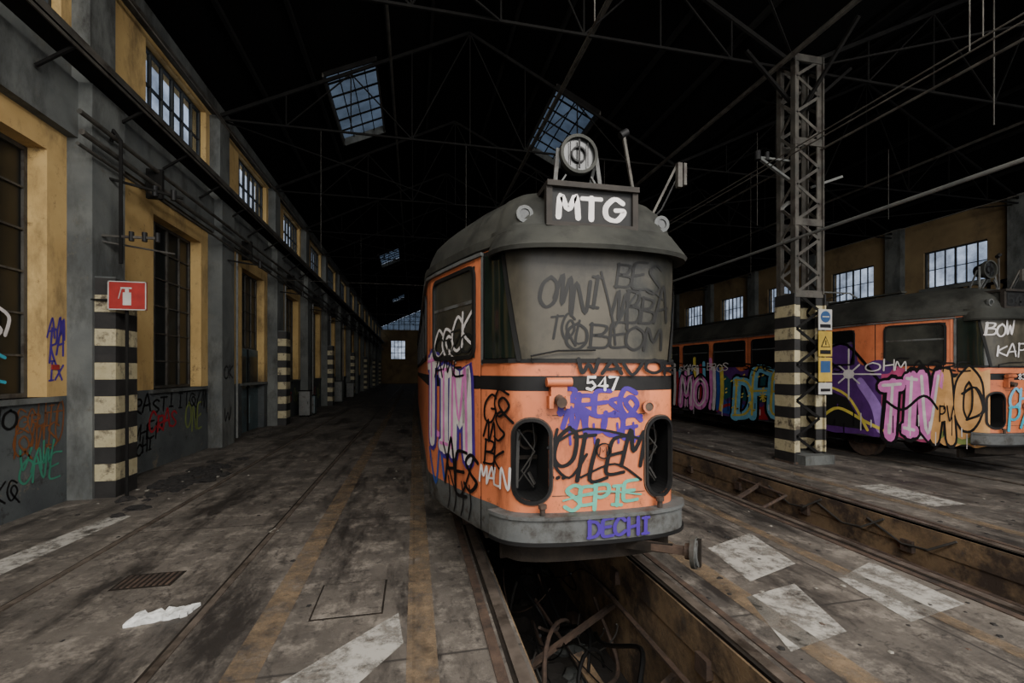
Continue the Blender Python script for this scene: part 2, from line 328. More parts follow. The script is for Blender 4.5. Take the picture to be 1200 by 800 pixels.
def make_tram(name,C,Yn,L,number,paintfn):
    root=empty(name,(C,Yn+L/2,0)); mp=surfmap(C,Yn)
    fr=[(-x,y) for x,y in half[::-1]]+[(x,y) for x,y in half[1:]]
    ringxy=[(x,y,1) for x,y in fr]+[(x,y,-1) for x,y in fr[::-1]]
    prof=[(.43,.03,'tgrey'),(.50,0,'tgrey'),(.67,0,'orange'),(1.47,0,'tblack'),(1.57,0,'orange'),(2.46,0,'troof'),(2.47,-.025,'troof'),(2.53,-.025,'troof'),
          (2.54,.0,'troof'),(2.64,.03,'troof'),(2.74,.08,'troof'),(2.83,.16,'troof'),(2.90,.28,'troof'),(2.96,.46,'troof'),(3.0,.7,'troof')]
    B=MB(); pts=[]; N=len(ringxy)
    for H,ins,k in prof:
        for x,y,s in ringxy:
            x2=x*(1-ins/HW); y2=y+ins*1.15*max(0,1-y/3.0)
            pts.append((C+x2, Yn+(y2 if s>0 else L-y2), H))
    B.v=[tuple(p) for p in pts]
    for r in range(len(prof)-1):
        i=B.mi(prof[r][2])
        for j in range(N):
            B.f.append((r*N+j,r*N+(j+1)%N,(r+1)*N+(j+1)%N,(r+1)*N+j)); B.m.append(i)
    B.f.append(tuple(range(N))[::-1]);B.m.append(B.mi('under'))
    B.f.append(tuple(range((len(prof)-1)*N,len(prof)*N)));B.m.append(B.mi('troof'))
    B.mi('void')
    shell=B.finish('body_shell',root,fixn=True)
    for sg in(-1,1):
        Cb=MB(); a,bb,z0,z1=OV; r=(bb-a)/2*.9; loop=[]
        for cx,cy,s in((bb-r,z1-r,0),(a+r,z1-r,1),(a+r,z0+r,2),(bb-r,z0+r,3)):
            for i in range(7):
                t=(s+i/6)*math.pi/2; loop.append((cx+r*math.cos(t),cy+r*math.sin(t)))
        n=len(loop); P=[(C+sg*x,Yn-.1,z) for x,z in loop]+[(C+sg*x,Yn+.32,z) for x,z in loop]
        Cb.faces(P,[(i,(i+1)%n,n+(i+1)%n,n+i) for i in range(n)]+[tuple(range(n))[::-1],tuple(range(n,2*n))],'void')
        cut=Cb.finish('cutter',None,smooth=False,fixn=True)
        md=shell.modifiers.new('b','BOOLEAN'); md.object=cut; md.operation='DIFFERENCE'; md.solver='EXACT'
        try: md.material_mode='TRANSFER'
        except Exception: pass
        bpy.context.view_layer.objects.active=shell; bpy.context.view_layer.update()
        bpy.ops.object.modifier_apply(modifier='b'); bpy.data.objects.remove(cut)
    D=MB()
    a,bb,z0,z1=OV
    for sg in(-1,1):
        u0,u1=(a,bb+.012) if sg>0 else (-bb-.012,-a)
        frame(D,mp,u0,u1,z0,z1,.02,'tblack',-.01,.018,r=.1)
        frame(D,mp,u0-.02,u1+.02,z0-.02,z1+.02,.010,'rust',-.01,.010,r=.12)
        cx=C+sg*(a+bb)/2
        D.ring((cx+.01,Yn+.24,1.13),(0.1,-1,-.1),.055,.07,.03,'under')
        D.tube([(cx-.06,Yn+.2,1.2),(cx+.05,Yn+.17,1.05),(cx-.04,Yn+.18,.92),(cx+.05,Yn+.2,.8)],.006,'cableg',6)
        D.tube([(cx+.05,Yn+.22,1.24),(cx+.06,Yn+.2,1.1),(cx+.02,Yn+.2,.95),(cx-.05,Yn+.22,.84)],.005,'cableg',6)
        D.bar((cx-.07,Yn+.2,.80),(cx-.055,Yn+.21,1.2),.022,.008,'cableg'); D.bar((cx+.02,Yn+.22,.9),(cx+.06,Yn+.2,.82),.04,.01,'cableg')
        D.box(cx-.09,cx+.09,Yn+.25,Yn+.27,.985,1.01,'under')
    v0,v1=1.68,2.42
    lo=lambda v:-.53-.13*(v-v0)/(v1-v0); hi=lambda v:.53+.13*(v-v0)/(v1-v0)
    D.patch(lo,hi,v0,v1,'wind',mp,.012,26,3)
    D.patch(lambda v:-.91,lambda v:lo(v)-.035,v0+.01,v1,'qglass',mp,.010,8,3)
    D.patch(lambda v:hi(v)+.035,lambda v:.91,v0+.01,v1,'qglass',mp,.010,8,3)
    D.patch(lambda v:-.95,lambda v:.95,v0-.015,v1+.03,'tblack',mp,.004,36,2)
    def line(p,q,w,k,off): D.ribbon([(p[0]+(q[0]-p[0])*t/12,p[1]+(q[1]-p[1])*t/12) for t in range(13)],w,k,mp,off,False)
    for s in(-1,1):
        line((s*.547,v0),(s*.675,v1),.03,'rubber',.02); line((s*.935,v0-.02),(s*.935,v1),.03,'tgrey',.016)
    line((-.93,v0-.01),(.93,v0-.01),.028,'rubber',.018)
    D.tube([mp(-.46,1.655,.03),mp(-.47,1.70,.045),mp(-.30,1.735,.04),mp(-.05,1.74,.04)],.006,'tblack')
    pts=[];n=30
    for i in range(n+1):
        u=-.84+1.68*i/n; e=math.cos((i/n-.5)*math.pi)**.5 if 0<i<n else 0
        pts+=[mp(u,2.42,-.02),mp(u,2.38,.02+.13*e),mp(u,2.405,.025+.14*e),mp(u,2.57,.0)]
    fs=[]
    for i in range(n):
        for j in range(4): fs.append((i*4+j,i*4+(j+1)%4,(i+1)*4+(j+1)%4,(i+1)*4+j))
    D.faces(pts,fs,'troof')
    for s in(-1,1): sweep(D,mp,s*.93,s*(L-2.2),2.43,2.455,0,.03,'tgrey',40)
    sweep(D,mp,-.74,.74,.485,.655,-.02,.075,'tgrey',40); sweep(D,mp,-.735,.735,.645,.668,-.01,.09,'tgrey',40); sweep(D,mp,-.72,.72,.34,.48,-.12,-.02,'under',30)
    sweep(D,mp,-.73,.73,.478,.50,0,.086,'tblack',40)
    p=mp(-.30,1.5,0)
    D.box(p.x-.055,p.x+.055,p.y-.05,p.y+.02,1.40,1.53,'orange'); D.cyl((p.x-.085,p.y-.045,1.53),(p.x+.085,p.y-.045,1.53),.03,'orange',12)
    D.cyl((p.x,p.y-.03,1.42),(p.x,p.y-.11,1.40),.035,'rust',12); D.box(p.x-.07,p.x-.04,p.y-.06,p.y,1.36,1.44,'orange');D.box(p.x+.04,p.x+.07,p.y-.06,p.y,1.36,1.44,'orange')
    for u in(-.40,.42):
        p=mp(u,.67,.05); D.cyl(p,p+V(0,0,.06),.018,'rust',10); D.cyl(p+V(0,0,.045),p+V(0,0,.07),.028,'rust',10)
    p=mp(.34,1.36,0); D.cyl(p,p+V(0,-.05,0),.032,'rust',14); D.ring(p+V(0,-.04,0),(0,-1,0),.03,.045,.015,'orange')
    line((-.33,.78),(.33,.78),.006,'rust',.003); line((-.33,1.31),(.33,1.31),.006,'rust',.003)
    p=mp(.02,1.07,.014)
    D.ring(p,(0,-1,0),.045,.055,.004,'tblack'); tag(D,mp,'M',-.012,.052,1.045,1.095,.009,'tblack',0,0,.014,smooth=False)
    cx=C-.05; y0=Yn+.0
    D.box(cx-.30,cx+.30,y0+.03,y0+.55,2.57,2.83,'troof'); D.box(cx-.325,cx+.325,y0,y0+.05,2.555,2.585,'dbox'); D.box(cx-.325,cx+.325,y0-.02,y0+.58,2.81,2.845,'dbox')
    D.box(cx-.325,cx-.285,y0,y0+.05,2.585,2.81,'dbox'); D.box(cx+.285,cx+.325,y0,y0+.05,2.585,2.81,'dbox')
    D.box(cx-.285,cx+.285,y0+.018,y0+.031,2.585,2.81,'tblack')
    bm=lambda u,v,off:Vector((cx+u,y0+.017-off,v))
    for s in(-1,1):
        q=V(C+s*.50,Yn+.10,2.645); D.cyl(q+V(0,.18,0),q,.055,'troof',18); D.ring(q+V(0,.01,0),(0,-1,0),.035,.058,.03,'tgrey'); D.cyl(q+V(0,.0,0),q+V(0,-.012,0),.036,'lens',16)
    q=V(C+.0,Yn+.42,3.24)
    D.cyl(q+V(0,.16,0),q+V(0,.02,0),.09,'tblack',20,.14); D.ring(q+V(0,.02,0),(0,-1,0),.125,.148,.05,'troof',32); D.cyl(q+V(0,.02,0),q+V(0,0,0),.126,'lens',28)
    D.ring(q,(0,-1,0),.05,.062,.02,'tblack',20); D.bar(q+V(0,-.025,-.11),q+V(0,-.025,.11),.012,.008,'tblack')
    for t in(-.07,.07): D.bar(q+V(t,-.02,-.09),q+V(t,-.02,.09),.006,.004,'tblack')
    for s in(-1,1):
        D.bar(q+V(s*.15,.03,.05),V(C+s*.20,Yn+.42,2.86),.03,.015,'tgrey'); D.bar(q+V(s*.16,.05,.0),V(C+s*.13,Yn+.62,2.9),.025,.015,'tgrey')
        D.bar(V(C+s*.24,Yn+.42,2.87),V(C+s*.10,Yn+.42,3.08),.025,.012,'tgrey')
    D.bar(V(C-.24,Yn+.42,2.9),V(C+.24,Yn+.42,2.9),.03,.03,'troof')
    for s in(-1,1):
        D.bar(V(C+s*.42,Yn+1.4,3.03),V(C+s*.42,Yn+L-1.4,3.03),.12,.03,'troof')
    D.bar(V(C+.62,Yn+.66,2.85),V(C+.44,Yn+.56,3.50),.022,.022,'steelc'); D.cyl(V(C+.41,Yn+.56,3.50),V(C+.47,Yn+.56,3.54),.03,'tblack')
    D.bar(V(C+.66,Yn+.62,2.78),V(C+.92,Yn+.56,3.32),.018,.018,'steelc'); D.box(C+.905,C+.945,Yn+.52,Yn+.56,3.12,3.32,'steelc'); D.box(C+.96,C+.985,Yn+.52,Yn+.56,3.14,3.32,'steelc')
    D.tube([V(C+.66,Yn+.62,2.8),V(C+.8,Yn+.6,2.95),V(C+.97,Yn+.56,3.3)],.008,'cable')
    py=Yn+3.4
    for s in(-1,1):
        D.tube([V(C+s*.45,py-.5,3.06),V(C+s*.4,py+.9,3.22),V(C+s*.4,py-.1,3.34)],.016,'steell'); 
        for t in(-.5,.5): D.cyl(V(C+s*.5,py+t,2.93),V(C+s*.5,py+t,3.08),.045,'tblack')
    for yy in(-.5,.9): D.tube([V(C-.5,py+yy,3.07 if yy<0 else 3.22),V(C+.5,py+yy,3.07 if yy<0 else 3.22)],.014,'steell')
    D.tube([V(C-.75,py-.1,3.26),V(C-.55,py-.1,3.36),V(C+.55,py-.1,3.36),V(C+.75,py-.1,3.26)],.018,'steell')
    for s in(-1,1):
        wins=[(1.04,1.84,1.70,2.38)]
        u=2.35
        while u<L-2.9:
            wins.append((u,u+1.2,1.72,2.36)); u+=1.42
        for wi,(a_,b_,c_,d_) in enumerate(wins):
            u0,u1=(a_,b_) if s>0 else (-b_,-a_)
            D.patch(lambda v:u0,lambda v:u1,c_,d_,'sglass' if wi==0 else 'dglass',mp,.006,8,1)
            frame(D,mp,u0+.02,u1-.02,c_+.02,d_-.02,.03,'tblack',.004,.022,r=.06)
            zz=(c_+d_)/2+.08; D.ribbon([(u0,zz),((u0+u1)/2,zz),(u1,zz)],.025,'tgrey',mp,.012,False)
        for uu in(.965,1.98,3.6,5.1,6.6,8.1): D.ribbon([(s*uu,.45),(s*uu,1.2),(s*uu,2.44)],.012,'rubber',mp,.003,False)
        D.ribbon([(s*.975,.7),(s*.975,1.1),(s*.975,1.46)],.03,'orange',mp,.008,False);D.ribbon([(s*.975,1.58),(s*.975,2.0),(s*.975,2.44)],.03,'orange',mp,.008,False)
    tag(D,mp,number,-.10,.14,1.478,1.562,.02,'gwhite',slant=.0,jit=0,off=.008,smooth=False)
    D.finish('fittings',root)
    G=MB()
    for by in(1.9,L-2.4):
        for wy in(0,1.5):
            yy=Yn+by+wy
            for s in(-1,1):
                G.cyl((C+s*.62,yy,.345),(C+s*.72,yy,.345),.33,'rust',28); G.cyl((C+s*.60,yy,.345),(C+s*.62,yy,.345),.335,'rust',28); G.cyl((C+s*.72,yy,.345),(C+s*.86,yy,.345),.09,'under',14)
            G.cyl((C-.7,yy,.34),(C+.7,yy,.34),.06,'under',12)
        for s in(-1,1):
            G.box(C+s*.78-.05,C+s*.78+.05,Yn+by-.4,Yn+by+1.9,.28,.42,'under')
            for t in range(5): G.cyl((C+s*.84,Yn+by+.75,.26+t*.03),(C+s*.84,Yn+by+.75,.275+t*.03),.09,'rust',12)
    G.box(C-.7,C+.7,Yn+.5,Yn+L-.5,.36,.46,'under')
    for i in range(4): G.box(C-.85,C-.35,Yn+4.3+i*.9,Yn+4.9+i*.9,.2,.5,'under')
    G.bar((C-.6,Yn+.45,.3),(C+.6,Yn+.45,.3),.04,.14,'under')
    e=V(C+.50,Yn-.28,.46); s0=V(C+.10,Yn+.12,.43)
    d=(e-s0).normalized(); sd=V(d.y,-d.x,0)
    G.bar(s0,e,.05,.045,'rust'); G.bar(s0+sd*.05,e-d*.12,.02,.06,'under')
    G.cyl(e-d*.04,e,.05,'rust',16); G.cyl(e,e+d*.025,.1,'steelc',20); G.ring(e+d*.025,d,.055,.085,.015,'tgrey',20); G.bar(e+d*.04+V(0,0,-.085),e+d*.04+V(0,0,.085),.035,.025,'under',up=d)
    G.finish('running_gear',root)
    P=MB(); paintfn(P,mp,bm); P.finish('graffiti',root,smooth=False)
    return root

def paint_main(P,mp,bm):
    tag(P,bm,'MTG',-.24,.25,2.62,2.76,.034,'gwhite',0,.04,.003)
    tag(P,mp,'O~NI',-.43,.0,2.0,2.22,.022,'gfaint',.3,.15,.016,gap=.05); tag(P,mp,'BES',.10,.44,2.15,2.32,.018,'gfaint',.3,.18,.016,gap=.05)
    tag(P,mp,'~BBA',.06,.50,1.93,2.12,.019,'gfaint',.3,.18,.016,gap=.05); tag(P,mp,'OBEOM',-.24,.46,1.74,1.9,.019,'gfaint',.2,.15,.016,gap=.05)
    tag(P,mp,'T@L',-.36,-.1,1.8,1.97,.014,'gfaint',.3,.2,.016); P.ribbon([(.0,2.26),(.08,1.95),(.1,1.78)],.014,'gfaint',mp,.0165); P.ribbon([(.1,1.9),(.3,2.16),(.48,2.1)],.012,'ggrey',mp,.0165)
    tag(P,mp,'WAVOR',-.16,.64,1.585,1.665,.024,'gblack',.1,.12,.022)
    tag(P,mp,'BRES@',-.28,.26,1.30,1.45,.034,'gpurple',.15,.2,.004,gap=-.02)
    tag(P,mp,'~UOE',-.26,.28,1.17,1.32,.030,'gpurple',.15,.2,.005,gap=0)
    for u in(-.22,-.05,.12,.24): P.ribbon([(u,1.25),(u+.01,1.12)],.014,'gpurple',mp,.006)
    tag(P,mp,'OTLEM',-.35,.27,.92,1.19,.026,'gblack',.4,.22,.008,gap=-.05)
    P.ribbon([(-.36,1.10),(-.1,1.22),(.3,1.14)],.018,'gblack',mp,.0095); P.ribbon([(-.14,.90),(.1,.98),(.3,.86)],.016,'gblack',mp,.0095)
    P.ribbon([(-.30,1.22),(-.33,1.02),(-.22,.9),(-.1,1.05)],.018,'gblack',mp,.0098)
    for u in(-.34,-.30,-.26): P.ribbon([(u,.9),(u+.01,.905)],.024,'gblack',mp,.010)
    tag(P,mp,'SEPIE',-.26,.27,.70,.84,.026,'gteal',.15,.18,.006,gap=.0); P.ribbon([(-.26,.75),(0,.8),(.3,.76)],.014,'gteal',mp,.0075)
    tag(P,mp,'DECHI',-.12,.33,.52,.63,.022,'gpurple',.05,.1,.088)
    bubble(P,mp,'TIM',-2.02,-1.14,.95,1.60,.13,'gwhite','gpurple',off=.006,hl='gpink',slant=.0,jit=.1,gap=.12)
    P.ribbon([(-1.98,.9),(-1.8,.62),(-1.7,.95),(-1.6,.7)],.035,'gblue',mp,.006)
    P.ribbon([(-2.0,1.2),(-1.7,1.05),(-1.4,1.3),(-1.12,1.1)],.06,'gpink',mp,.005)
    tag(P,mp,'AES',-1.55,-1.02,.68,.98,.03,'gblack',.1,.18,.014,gap=-.1); P.ribbon([(-1.6,1.0),(-1.3,.62),(-1.05,.95)],.02,'gblack',mp,.0155)
    for u in(-1.5,-1.38,-1.25,-1.12): P.ribbon([(u,.74),(u+.03,.6),(u-.01,.48)],.016,'gblack',mp,.012)
    tag(P,mp,'G@',-.93,-.66,1.28,1.44,.018,'gblack',.3,.25,.012,gap=0); tag(P,mp,'~S',-.93,-.68,1.12,1.28,.018,'gblack',.3,.25,.012,gap=0)
    tag(P,mp,'BK',-.92,-.68,.96,1.12,.018,'gblack',.3,.25,.012,gap=0)
    tag(P,mp,'MALN',-.96,-.62,.80,.92,.017,'gwhite',.2,.2,.016,gap=.05)
    tag(P,mp,'C@CK',-1.8,-1.08,1.76,1.98,.026,'gwhite',.15,.2,.012,gap=0); tag(P,mp,'CIZO',-1.8,-1.08,1.74,1.9,.018,'ggrey',.15,.2,.014,gap=0)
    tag(P,mp,'A~E',-1.8,-1.2,1.56,1.68,.02,'gblack',.2,.2,.014)

def paint_side(P,mp0,bm):
    K=[(-9.8,-8.5),(-7.45,-6.2),(-5.2,-3.7),(-5.1,-3.2),(-3.5,-1.8),(-2.4,-1.2),(-1.0,-.6)]
    def mp(u,v,off):
        if u<=K[0][0]: w=u-K[0][0]+K[0][1]
        elif u>=K[-1][0]: w=u-K[-1][0]+K[-1][1]
        else:
            for (a,b),(c,d) in zip(K,K[1:]):
                if a<=u<=c: w=b+(d-b)*(u-a)/(c-a); break
        return mp0(w,v,off)
    def blob(pts,k,off): P.poly([mp(x,y,off) for x,y in pts],k)
    def ragged(u0,u1,v0,v1,k,off,n=9,a=.12):
        top=[(u0+(u1-u0)*i/n,v1+R.uniform(-a,a)) for i in range(n+1)]; bot=[(u0+(u1-u0)*i/n,v0+R.uniform(-a*.3,a*.3)) for i in range(n+1)]
        pts=catmull(top,4); 
        b=catmull(bot,4); m=len(pts)
        P.faces([mp(x,y,off) for x,y in pts]+[mp(x,y,off) for x,y in b],[(i,i+1,m+i+1,m+i) for i in range(m-1)],k)
    ragged(-9.8,-7.4,.47,1.75,'gblack',.004); ragged(-7.5,-5.1,.47,1.66,'gdpurp',.005); ragged(-5.25,-3.3,.45,1.78,'gdpurp',.006); ragged(-3.6,-2.2,.45,1.58,'gmag',.007); ragged(-2.4,-.95,.45,1.58,'gtan',.005)
    cols=['gwhite','gred','gsky','gblack','gpink','gwhite','gblue','gyel']
    for i in range(16):
        u=-9.6+i*.15; P.ribbon([(u,.6),(u+.05,1.1),(u+.02,1.5+R.uniform(0,.5))],.11,cols[i%8],mp,.010+.0002*i)
    bubble(P,mp,'MO',-9.2,-7.9,.62,1.4,.22,'gpink','gblack',off=.015,hl='gwhite',jit=.1)
    ragged(-7.45,-5.4,.9,1.35,'gdgreen',.008,9,.2); ragged(-7.3,-6.3,.5,.85,'gblue',.009,7,.12); ragged(-6.2,-5.2,.5,.8,'gred',.0095,7,.1)
    bubble(P,mp,'JDFE',-7.5,-5.25,.62,1.6,.22,'gsky','gblack',off=.014,hl='gyel',jit=.15,gap=.05); 
    for i in range(30): 
        u=R.uniform(-7.4,-5.5);v=R.uniform(.6,1.6); P.ribbon([(u,v),(u+.04,v+.02)],.035,'gyel',mp,.024)
    for u,v in((-6.9,1.2),(-6.1,.9),(-5.7,1.4)): tag(P,mp,'*',u,u+.24,v,v+.22,.025,'gyel',0,0,.026)
    P.ribbon([(-7.5,.55),(-7.0,.75),(-6.3,.55),(-5.5,.7)],.08,'gred',mp,.012)
    blob([(-5.1,2.0),(-4.2,2.15),(-3.3,1.1),(-3.6,.6),(-4.6,.6)],'gdpurp',.009); P.ribbon([(-5.0,1.9),(-4.3,2.1),(-3.4,1.15)],.05,'gblack',mp,.012)
    blob([(-5.0,1.3),(-4.3,1.1),(-3.9,.55),(-5.0,.55)],'ggrey',.010); P.ribbon([(-5.0,1.35),(-4.3,1.15),(-3.85,.55)],.05,'gyel',mp,.012)
    P.ribbon([(-4.0,1.4),(-3.7,1.0),(-3.6,.6)],.16,'glil',mp,.011)
    for a in range(8):
        t=a*math.pi/4; l=.46 if a%2==0 else .24; P.ribbon([(-4.25,1.55),(-4.25+math.cos(t)*l*.7,1.55+math.sin(t)*l*.5),(-4.25+math.cos(t)*l*1.4,1.55+math.sin(t)*l)],.03,'gwhite',mp,.016+.0002*a)
    P.poly([mp(-4.25+.13*math.cos(t*math.pi/6),1.55+.09*math.sin(t*math.pi/6),.018) for t in range(12)],'gwhite')
    P.ribbon([(-4.9,.7),(-4.5,.9),(-3.9,.7),(-3.5,.55)],.06,'gyel',mp,.013)
    bubble(P,mp,'TIV',-3.6,-2.3,.6,1.5,.24,'gpink','gblack',off=.014,hl='gwhite',jit=.14,gap=.1)
    P.ribbon([(-3.6,.55),(-3.2,.7),(-2.7,.52),(-2.3,.68)],.09,'gwhite',mp,.012)
    P.ribbon([(-3.55,1.1),(-3.1,.95),(-2.6,1.2),(-2.25,1.0)],.05,'gblack',mp,.022)
    bubble(P,mp,'A',-2.32,-1.8,.6,1.45,.2,'gtan','gblack',off=.015,jit=.1); bubble(P,mp,'O',-1.7,-1.1,.7,1.45,.18,'gtan','gblack',off=.016,jit=.1)
    P.ribbon([(-2.3,.5),(-2.0,.62),(-1.6,.5),(-1.1,.62)],.1,'golive',mp,.0135)
    tag(P,mp,'PV',-2.2,-1.8,.82,1.05,.03,'gblack',.1,.05,.03)
    tag(P,mp,'FAGRE',-3.3,-1.3,1.62,1.78,.03,'gblack',.2,.2,.022)
    for i in range(40):
        u=-9.4+i*.21+R.uniform(-.05,.05); v=R.uniform(.6,.9); P.ribbon([(u,v),(u+R.uniform(-.01,.01),v-R.uniform(.1,.35))],.022,R.choice(['gblack','gwhite','gblack']),mp,.0185)
    for i in range(5): tag(P,mp,R.choice(['TEOMA','BROS','OHM','SKAR']),-9.3+i*1.35,-8.4+i*1.35,1.62,1.78,.025,R.choice(['gwhite','gblack']),.2,.2,.025)
    P.ribbon([(-9.6,1.9),(-8,1.7),(-7,1.85),(-5.5,1.62)],.03,'gblack',mp,.02)
    mp=mp0
    tag(P,mp,'BOW',-.62,-.2,2.15,2.35,.024,'gwhite',.2,.15,.024); tag(P,mp,'KAPED',-.5,.4,1.82,1.98,.022,'gwhite',.2,.15,.024)
    tag(P,mp,'CHIL',-.3,.5,1.1,1.4,.04,'gsky',.2,.15,.02); tag(P,mp,'PAC',-.3,.4,.75,1.05,.04,'gcyan',.2,.15,.02)
    P.ribbon([(-.85,1.25),(-.7,1.35),(-.62,1.0),(-.8,.85)],.035,'gblack',mp,.02)
    tag(P,bm,'547',-.24,.25,2.62,2.77,.03,'ggrey',0,.04,.004)

tr=make_tram('tram',1.22,2.85,14,'547',paint_main)
tr2=make_tram('tram',9.06,5.13,15,'839',paint_side)

# ------------------------------------------------------------------ floor with inspection pits
Y0,Y1=-7,61; XL,XR=-4.2,19.2
ML,MR=.62,1.82
PL,PR=4.02,5.18
pe0,pe1=-2.0,24.0
fl=MB()
for a,b in((XL-.3,ML),(MR,PL),(PR,XR+.3)): fl.box(a,b,Y0,Y1,-.25,0,'floor')
for a,b in((ML,MR),(PL,PR)):
    fl.box(a,b,Y0,pe0,-.25,0,'floor'); fl.box(a,b,pe1,Y1,-.25,0,'floor')
floor_ob=fl.finish('floor',smooth=False)
def pit(name,a,b,d):
    p=MB(); t=.25
    p.box(a-t,a,pe0,pe1,-d,-.25,'pitwall'); p.box(b,b+t,pe0,pe1,-d,-.25,'pitwall'); p.box(a-t,b+t,pe0,pe1,-d-.1,-d,'pitfloor')
    p.box(a-.001+0,a+.015,pe0,pe1,-.25,-.02,'pitwall'); p.box(b-.015,b+.001,pe0,pe1,-.25,-.02,'pitwall')
    p.box(a-t,b+t,pe1,pe1+.2,-d,-.25,'pitwall'); p.box(a-t,b+t,pe0-.2,pe0,-d,-.25,'pitwall')
    for y in [pe0+.6+i*1.3 for i in range(19)]:
        p.box(b-.05,b,y,y+.12,-.32,-.2,'rust'); p.box(a,a+.05,y,y+.12,-.32,-.2,'rust')
    p.tube([(b-.09,pe0,-.42),(b-.09,pe1,-.42)],.022,'rust'); 
    return p.finish(name,smooth=False)
pit1=pit('inspection_pit',ML,MR,1.1); pit2=pit('inspection_pit',PL,PR,1.1)
def track(xs,groove=True,w=.035):
    p=MB()
    for x in xs:
        p.box(x-w,x+w,Y0,Y1,-.02,.012,'rail')
        if groove: p.box(x-w-.025,x-w,Y0,Y1,-.02,.002,'under')
    p.finish('rail_track',smooth=False)
track((-2.70,-1.36),w=.022); track((ML-.06,MR+.06)); track((PL-.06,PR+.06)); track((8.39,9.73)); track((12.4,13.74)); track((15.9,17.24))
for a,b,nm in((ML,MR,0),(PL,PR,0)):
    p=MB()
    p.box(a-.20,a-.14,pe0,pe1,-.01,.008,'rust'); p.box(b+.14,b+.19,pe0,pe1,-.01,.008,'rust'); p.finish('pit_edge_strip',smooth=False)
mk=MB(); z=.004
def q(p,k): mk.poly([(x,y,z) for x,y in p],k)
for a,b in((-.98,-.80),(-.04,.13),(2.18,2.36),(3.3,3.42),(5.75,5.9)): q([(a,1),(b,1),(b,40),(a,40)],'wyel')
q([(-.80,1.7),(-.75,2.45),(-.1,3.1),(-.06,2.75)],'wwhite'); q([(2.5,3.0),(3.1,3.2),(3.25,3.9),(2.6,3.65)],'wwhite'); q([(2.1,2.2),(2.6,2.3),(2.8,2.9),(2.3,2.8)],'wwhite'); q([(3.1,2.3),(3.7,2.4),(3.75,3.1),(3.2,2.9)],'wwhite'); q([(-3.5,4.2),(-3.2,4.0),(-3.05,5.8),(-3.25,5.9)],'wwhite')
q([(2.5,5.1),(3.2,5.2),(3.2,5.9),(2.6,5.8)],'wwhite'); q([(6.0,4.2),(6.5,4.2),(6.5,5.2),(6.0,5.2)],'wwhite')
mk.finish('floor_markings',smooth=False)
mh=MB(); cx0,cx1,cy0,cy1=-.66,-.2,3.12,3.62
mh.box(cx0,cx1,cy0,cy1,-.02,.004,'under'); mh.box(cx0+.012,cx1-.012,cy0+.012,cy1-.012,-.02,.008,'floor'); mh.finish('manhole_cover',smooth=False)
dg=MB(); dg.box(-2.18,-1.78,3.86,4.12,-.02,.003,'under')
for i in range(9): dg.box(-2.16+i*.042,-2.14+i*.042,3.88,4.10,0,.007,'rust')
dg.finish('drain_grate',smooth=False)

def blobm(B,c,r,k,sq=.5,n=7,seed=0):
    rr=random.Random(seed); pts=[]
    for j in range(1,4):
        ph=math.pi/2*(j-1)/3
        for i in range(n):
            t=2*math.pi*i/n; q_=r*math.cos(ph)*(1+rr.uniform(-.3,.3)); pts.append((c[0]+q_*math.cos(t),c[1]+q_*math.sin(t),c[2]+r*sq*math.sin(ph)*(1+rr.uniform(-.3,.3))))
    pts.append((c[0],c[1],c[2]+r*sq))
    fs=[(j*n+i,j*n+(i+1)%n,(j+1)*n+(i+1)%n,(j+1)*n+i) for j in range(2) for i in range(n)]+[(2*n+i,2*n+(i+1)%n,3*n) for i in range(n)]+[tuple(range(n))[::-1]]
    B.faces(pts,fs,k)
cb=MB()
for i in range(44):
    y=R.uniform(1.5,4.6) if i<34 else R.uniform(4,8); x=R.uniform(ML+.12,MR-.15); pts=[]
    a=R.uniform(0,6.28); zz=R.uniform(-.95,-.5); ln=R.uniform(.4,1.4); ph=R.uniform(0,6)
    for t in range(15):
        s=t/14; px=x+math.cos(a)*ln*(s-.5)*.5+.10*math.sin(s*5+ph); px=max(ML+.05,min(MR-.05,px))
        pts.append((px,y+ln*(s-.5)*1.4+.1*math.cos(s*5+ph),max(-1.07,zz+.2*math.sin(s*4+ph*1.7))))
    cb.tube(pts,R.choice([.006,.009,.014,.018]),R.choice(['cable','cable','cable','cable','cableg','rust']),6)
for y in(2.4,3.4): cb.bar((ML+.02,y,-.8),(MR-.02,y+.5,-.55),.04,.04,'rust')
for i in range(4):
    cb.ring((1.35,2.4+i*.02,-.85+i*.03),(.2,-.3,1),.2-i*.02,.22-i*.02,.02,'cable',24)
for i in range(60): blobm(cb,(R.uniform(ML+.1,MR-.1),R.uniform(1.3,6),-1.1),R.uniform(.04,.13),R.choice(['rust','ash','ash','pitfloor','pitfloor','wgrey']),.6,6,i+300)
for i in range(6):
    x=R.uniform(ML+.2,MR-.2);y=R.uniform(1.6,4.5);a=R.uniform(0,3); cb.bar((x,y,-1.0),(x+.3*math.cos(a),y+.5*math.sin(a),-.8),.12,.015,R.choice(['rust','pitwall']))
cb.finish('cable_tangle',pit1)
cb=MB()
cb.bar((PL,5.2,-.12),(PR,6.0,-.12),.04,.04,'rust'); cb.tube([(PL+.02,4.6,-.06),(PL+.3,5.0,-.15),(PR-.2,5.3,-.1),(PR-.05,6.4,-.12)],.02,'rust')
for i in range(5): cb.box(PL+.2,PL+.75,3.5+i*2.4,4.1+i*2.4,-1.1,-.9+.04*i,'rust')
for y in(3.4,4.1,4.9): cb.tube([(PR-.04,y,-.05),(PR-.12,y+.2,-.2),(PR-.05,y+.5,-.25),(PR-.03,y+.9,-.1)],.012,'cableg')
cb.finish('scrap_metal',pit2)

